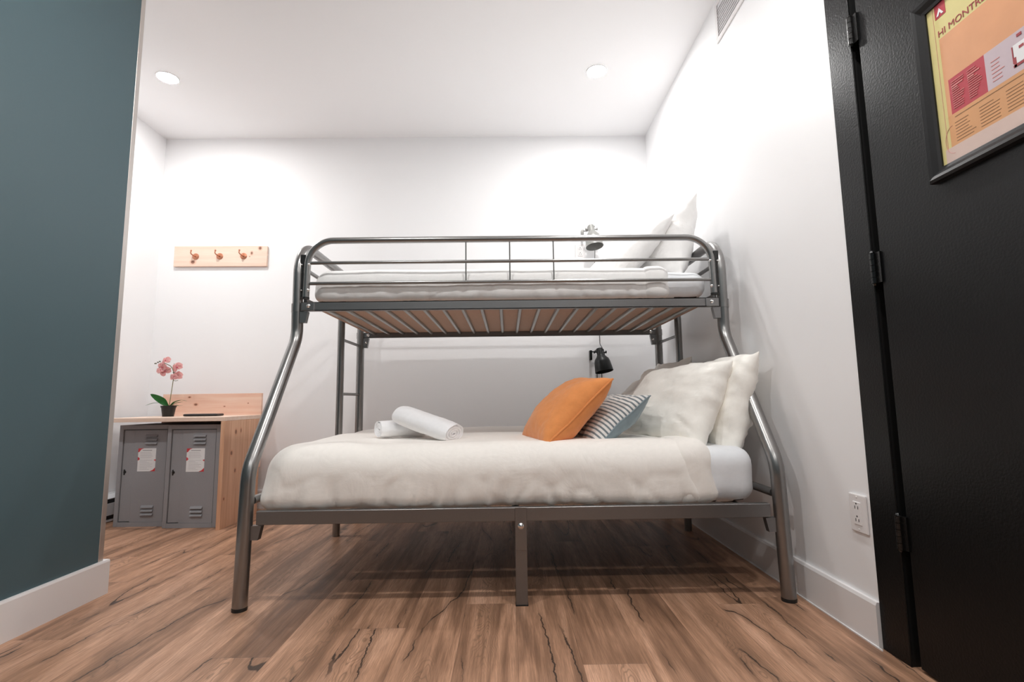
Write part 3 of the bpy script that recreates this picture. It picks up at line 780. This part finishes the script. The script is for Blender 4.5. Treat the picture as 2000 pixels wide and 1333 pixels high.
for i, (x, z, s, tl) in enumerate(((-.028, .362, .032, .3), (-.052, .318, .031, .1), (-.036, .292, .035, 0), (-.058, .300, .026, .2), (.044, .318, .036, .2), (.048, .262, .034, -.2), (.030, .255, .026, .1), (-.066, .335, .017, .3))):
    flower(W(x, z, -.012+.006*(i % 3)), s, tl, i+3)
for x, z, s in ((-.074, .358, .0045), (-.086, .353, .0045), (-.098, .346, .0042), (-.104, .345, .004), (.020, .285, .004), (.020, .258, .005)):
    bm = nb(); bmesh.ops.create_icosphere(bm, subdivisions=2, radius=s, matrix=Matrix.Translation(W(x, z, -.004)) @ Matrix.Diagonal((1.3, 1, 1, 1))); obj('bud', bm, M_bud, st)

# dark tray on the counter
tr = obj('tray', rbox(-2.085, -1.870, 3.27, 3.36, .651, .666, .0075, .006), M_tray); put(tr, None, 'flat dark oval tray lying on the pine counter, right of the orchid', 'tray')

# ------------------------------------------------------------------ coat rack
rk = thing('coat_rack', 'narrow pine board with three copper hooks on the back wall', 'coat rack', (-2.12, yB, 1.73))
bm = nb(); prism(bm, [(-2.452, 1.882), (-2.452, 1.731), (-1.775, 1.727), (-1.775, 1.878)], 'y', yB-.020, yB-.0005); obj('board', bm, M_prack, rk, smooth=False)
for x in (-2.293, -2.118, -1.944):
    bm = nb(); z = 1.803; lathe(bm, [(.024, 0), (.0235, .003), (.018, .0045), (.006, .006), (.006, .01)], Matrix.Translation((x, yB-.020, z)) @ Matrix.Rotation(PI/2, 4, 'X'), 22)
    h = obj('hook', bm, M_copper, rk)
    bm = nb(); tube(bm, fillet([(x, yB-.026, z), (x-.004, yB-.046, z+.001), (x-.016, yB-.058, z+.014), (x-.015, yB-.054, z+.034)], .012, 6), .0042, 10)
    bmesh.ops.create_icosphere(bm, subdivisions=2, radius=.0065, matrix=Matrix.Translation((x-.015, yB-.054, z+.035))); obj('hook_arm', bm, M_copper, h)

# ------------------------------------------------------------------ wall lamps
def lamp(lab, x, z, m, cords, ang):
    t = thing('wall_lamp', lab, 'wall lamp', (x, yB, z), 0, 'spot lamps on the back wall')
    bm = nb(); box(bm, x-.066, x-.050, yB-.05, yB-.001, z+.005, z+.075, .003, 2); obj('wall_bracket', bm, m, t)
    bm = nb(); box(bm, x-.062, x-.020, yB-.045, yB-.035, z+.06, z+.068, .001, 1); box(bm, x-.03, x+.02, yB-.125, yB-.036, z+.066, z+.076, .002, 1); tube(bm, [(x-.042, yB-.11, z+.055), (x+.034, yB-.11, z+.052)], .0045, 10)
    for q in (-.045, .037): tube(bm, [(x+q-.004, yB-.11, z+.055), (x+q+.004, yB-.11, z+.055)], .0095, 10)
    obj('swivel_arm', bm, m, t)
    Mx = Matrix.Translation((x-.006, yB-.11, z+.062)) @ Matrix.Rotation(ang, 4, 'Y') @ Matrix.Rotation(-.18, 4, 'X') @ Matrix.Rotation(PI, 4, 'X')
    bm = nb(); lathe(bm, [(.0005, -.020), (.021, -.020), (.0245, -.014), (.0245, .026), (.032, .040), (.050, .062), (.056, .084), (.064, .150), (.062, .150), (.054, .086), (.046, .066), (.025, .045), (.0005, .04)], Mx, 32, False)
    sh = obj('lamp_shade', bm, m, t)
    bm = nb(); bmesh.ops.create_uvsphere(bm, u_segments=16, v_segments=10, radius=.024, matrix=Mx @ Matrix.Translation((0, 0, .078))); obj('bulb', bm, M_bulb, sh)
    for c in cords: obj('cord', tube(nb(), fillet(c, .03, 5), .0028, 8), M_cord if m is M_lampb else M_cordg, t)
M_bulb = mat('dark_bulb', (.05, .045, .04), .3); M_cord = mat('black_cord', (.008, .008, .008), .5); M_cordg = mat('grey_cord', (.25, .25, .25), .5)
x, z = .606, 1.897
lamp('grey spot lamp on the back wall above the upper bunk', x, z, M_lampg, [[(x+.03, yB-.06, z-.03), (x+.03, yB-.02, z-.14), (x+.028, yB-.006, z-.26)]], -.12)
x, z = .640, 1.000
lamp('black spot lamp on the back wall above the orange cushion', x, z, M_lampb, [[(x+.012, yB-.012, 1.30), (x+.012, yB-.03, z+.12), (x+.032, yB-.08, z+.06), (x+.035, yB-.06, z-.02), (x+.02, yB-.02, z-.06), (x+.02, yB-.006, z-.35)],
     [(x-.012, yB-.05, z-.0), (x-.014, yB-.02, z-.06), (x-.014, yB-.006, z-.35)]], -.15)

# ------------------------------------------------------------------ outlets, vent
def outlet(lab, M4):
    """plate in local x (width), z (height), facing local -y"""
    t = thing('wall_outlet', lab, 'power outlet', M4.translation)
    def add(name, bm, m, par):
        bmesh.ops.transform(bm, matrix=M4, verts=bm.verts); return obj(name, bm, m, par, smooth=False)
    p = add('cover_plate', box(nb(), -.038, .038, -.007, 0, -.058, .058, .004, 2), M_outlet, t)
    bm = nb(); box(bm, -.017, .017, -.0095, -.006, -.034, .034, .001, 1); add('socket_insert', bm, M_outlet, p)
    for dz in (-.019, .019):
        bm = nb(); box(bm, -.0075, -.0055, -.0102, -.009, dz-.006, dz+.003); box(bm, .0055, .0075, -.0102, -.009, dz-.006, dz+.003)
        lathe(bm, [(.0001, 0), (.0028, 0)], Matrix.Translation((0, -.0100, dz+.010)) @ Matrix.Rotation(PI/2, 4, 'X'), 10, False); add('socket_holes', bm, M_slot, p)
    for dz in (-.048, .048):
        bm = nb(); lathe(bm, [(.0001, .0015), (.003, .001), (.0032, 0)], Matrix.Translation((0, -.007, dz)) @ Matrix.Rotation(PI/2, 4, 'X'), 10, False); add('screw', bm, M_outlet, p)
    return t
outlet('white power outlet low on the right wall beside the black door', Matrix.Translation((xR-.0005, 1.597, .368)) @ Matrix.Rotation(-PI/2, 4, 'Z'))
outlet('white power outlet on the back wall just left of the grey lamp', Matrix.Translation((.532, yB-.0005, 1.815)))
vt = thing('wall_vent', 'white louvred air vent high on the right wall under the ceiling', 'air vent', (xR, 2.15, 2.58))
bm = nb(); y0, y1, z0, z1 = 1.98, 2.345, 2.487, 2.700
box(bm, xR-.007, xR-.0005, y0, y1, z0, z0+.026, .002, 1); box(bm, xR-.007, xR-.0005, y0, y1, z1-.02, z1, .002, 1); box(bm, xR-.007, xR-.0005, y0, y0+.03, z0+.026, z1-.02); box(bm, xR-.007, xR-.0005, y1-.022, y1, z0+.026, z1-.02)
vf = obj('vent_frame', bm, M_trim, vt, smooth=False)
bm = nb(); box(bm, xR-.002, xR-.0006, y0+.03, y1-.022, z0+.026, z1-.02); obj('vent_opening', bm, mat('vent_shadow', (.74, .74, .76), .6), vf, smooth=False)
for k in range(9):
    z = z0+.038+k*.0165; bm = nb(); prism(bm, [(xR-.0075, z-.005), (xR-.0060, z-.0055), (xR-.0015, z+.004), (xR-.0015, z+.006)], 'y', y0+.03, y1-.022); obj('vent_slat', bm, M_trim, vf, smooth=False)

# ------------------------------------------------------------------ framed poster on the door
XD = xR+.003
po = thing('framed_poster', 'black framed yellow and orange printed poster hanging on the black door', 'poster', (XD, 1.0, 1.25))
PY0, PY1, PZ0, PZ1 = .800, 1.207, 1.250, 1.720; F = .032
M_frame = mat('black_frame', (.012, .012, .013), .42, spec=.3, bump=.1)
bm = nb()
def fpoly(a): return [(0, 0), (0, .016), (.006, .021), (.014, .018), (.024, .010), (F, .008), (F, 0)]
def frame_side(p0, p1, inward):
    """mitred frame moulding between two outer corners; inward = unit vector into the picture in the (y,z) plane"""
    p0 = Vector(p0); p1 = Vector(p1); d = (p1-p0).normalized(); inn = Vector(inward); A = []; B = []
    for w_, h_ in fpoly(0):
        q0 = p0+inn*w_+d*w_; q1 = p1+inn*w_-d*w_
        A.append(bm.verts.new((XD-.0005-h_, q0.x, q0.y))); B.append(bm.verts.new((XD-.0005-h_, q1.x, q1.y)))
    n_ = len(A)
    for i in range(n_): bm.faces.new((A[i], A[(i+1) % n_], B[(i+1) % n_], B[i]))
    bm.faces.new(A); bm.faces.new(B[::-1])
frame_side((PY0, PZ0), (PY1, PZ0), (0, 1)); frame_side((PY1, PZ0), (PY1, PZ1), (-1, 0)); frame_side((PY1, PZ1), (PY0, PZ1), (0, -1)); frame_side((PY0, PZ1), (PY0, PZ0), (1, 0))
obj('frame', bm, M_frame, po, smooth=False)
def tint(name, c, v=.06, sc=30): return mat(name, c, .45, var=v, vscale=sc)
M_yel = tint('poster_yellow', (.68, .60, .26)); M_peach = tint('poster_peach', (.70, .34, .17), .14, 12); M_pred = tint('poster_red', (.46, .035, .055)); M_lav = tint('poster_lavender', (.56, .46, .50))
M_ora = tint('poster_orange', (.66, .33, .14), .16, 10); M_pale = tint('poster_pale', (.66, .50, .44), .1, 15); M_ink = mat('poster_ink', (.36, .05, .06), .6); M_brown = mat('poster_brown_ink', (.38, .22, .11), .6); M_lightink = mat('poster_light_ink', (.70, .30, .28), .6)
def sheet(name, y_hi, y_lo, z_lo, z_hi, lvl, m, par):
    bm = nb(); box(bm, XD-.0040-lvl*.0006, XD-.0036-lvl*.0006, y_lo, y_hi, z_lo, z_hi); return obj(name, bm, m, par, smooth=False)
pr = sheet('print', PY1-F+.004, PY0+F-.004, PZ0+F-.004, PZ1-F+.004, 0, M_yel, po)
sheet('peach_panel', 1.148, PY0+F, 1.483, 1.598, 1, M_peach, pr); sheet('orange_panel', 1.148, PY0+F, 1.318, 1.395, 1, M_ora, pr); sheet('pale_panel', 1.165, PY0+F, PZ0+F, 1.318, 1, M_pale, pr)
sheet('orange_edge', 1.148, 1.137, 1.395, 1.483, 1, M_peach, pr)
sheet('red_panel', 1.137, 1.045, 1.395, 1.483, 1, M_pred, pr); sheet('lavender_panel', 1.045, PY0+F, 1.395, 1.483, 1, M_lav, pr)
def TM(y, z, lvl, rot=0): # text lying on the door: right = -y, up = +z, out = -x
    return Matrix.Translation((XD-.0040-lvl*.0006, y, z)) @ Matrix(((0, 0, -1, 0), (-1, 0, 0, 0), (0, 1, 0, 0), (0, 0, 0, 1)))
text_mesh('title_text', 'HI MONTREAL', .0235, TM(1.150, 1.604, 1), M_ink, pr)
lg = sheet('logo', 1.152, 1.122, 1.652, 1.688, 1, M_pred, pr)
bm = nb(); xx0, xx1 = XD-.0056, XD-.0048
prism(bm, [(1.147, 1.657), (1.138, 1.675), (1.127, 1.657), (1.133, 1.657), (1.137, 1.665), (1.141, 1.657)], 'x', xx0, xx1); obj('logo_mark', bm, M_paper, pr, smooth=False)
bm = nb(); rr = random.Random(2)
for col, (ya, yb_) in enumerate(((1.130, 1.094), (1.088, 1.052))):
    for k in range(13):
        z = 1.474-k*.0055
        if k in (2, 3) : box(bm, xx0, xx1, ya-(.03 if k == 2 else .016), ya, z-.0034, z-.0008); continue
        box(bm, xx0, xx1, ya-rr.uniform(.018, .034), ya, z-.0022, z-.001)
obj('panel_text_lines', bm, M_lightink, pr, smooth=False)
bm = nb()   # floor plan drawing on the lavender strip
for (ya, yb_, za, zb) in ((.985, .983, 1.418, 1.455), (.985, .930, 1.409, 1.414), (.983, .978, 1.409, 1.43), (.970, .960, 1.443, 1.449), (.945, .943, 1.425, 1.46), (.930, .925, 1.414, 1.44), (.972, .962, 1.470, 1.476), (.905, .85, 1.409, 1.414), (.90, .898, 1.414, 1.46), (.88, .86, 1.44, 1.446)):
    box(bm, xx0, xx1, yb_, ya, za, zb)
obj('plan_drawing', bm, M_ink, pr, smooth=False)
bm = nb(); box(bm, XD-.0052, XD-.0046, .934, .982, 1.415, 1.457); obj('plan_rooms', bm, M_paper, pr, smooth=False)
bm = nb()
for k in range(6):
    z = 1.455-k*.009; box(bm, XD-.0052, XD-.0046, 1.032-rr.uniform(.012, .03), 1.032, z-.0016, z)
obj('caption_lines', bm, M_lightink, pr, smooth=False)
bm = nb()
for c in range(5):
    ya = 1.132-c*.062
    for k in range(7):
        z = 1.372-k*.0075; box(bm, XD-.0052, XD-.0046, ya-rr.uniform(.03, .05), ya, z-.0011, z)
box(bm, XD-.0052, XD-.0046, PY0+F, 1.13, 1.385, 1.3865)
obj('body_text_lines', bm, M_brown, pr, smooth=False)
bm = nb()
for yv in (1.158,): box(bm, XD-.0047, XD-.0041, yv-.0006, yv, 1.31, PZ1-F)
a0 = [(XD-.0046, 1.150+.0-.022*math.cos(a), 1.335+.034*math.sin(a)) for a in [PI*.5+PI*k/16 for k in range(17)]]
a0 = [(XD-.0046, 1.140+.022*math.sin(PI*k/16), 1.335+.034*math.cos(PI*k/16)) for k in range(17)]
tube(bm, a0, .0005, 5)
obj('contour_lines', bm, M_lightink, pr, smooth=False)
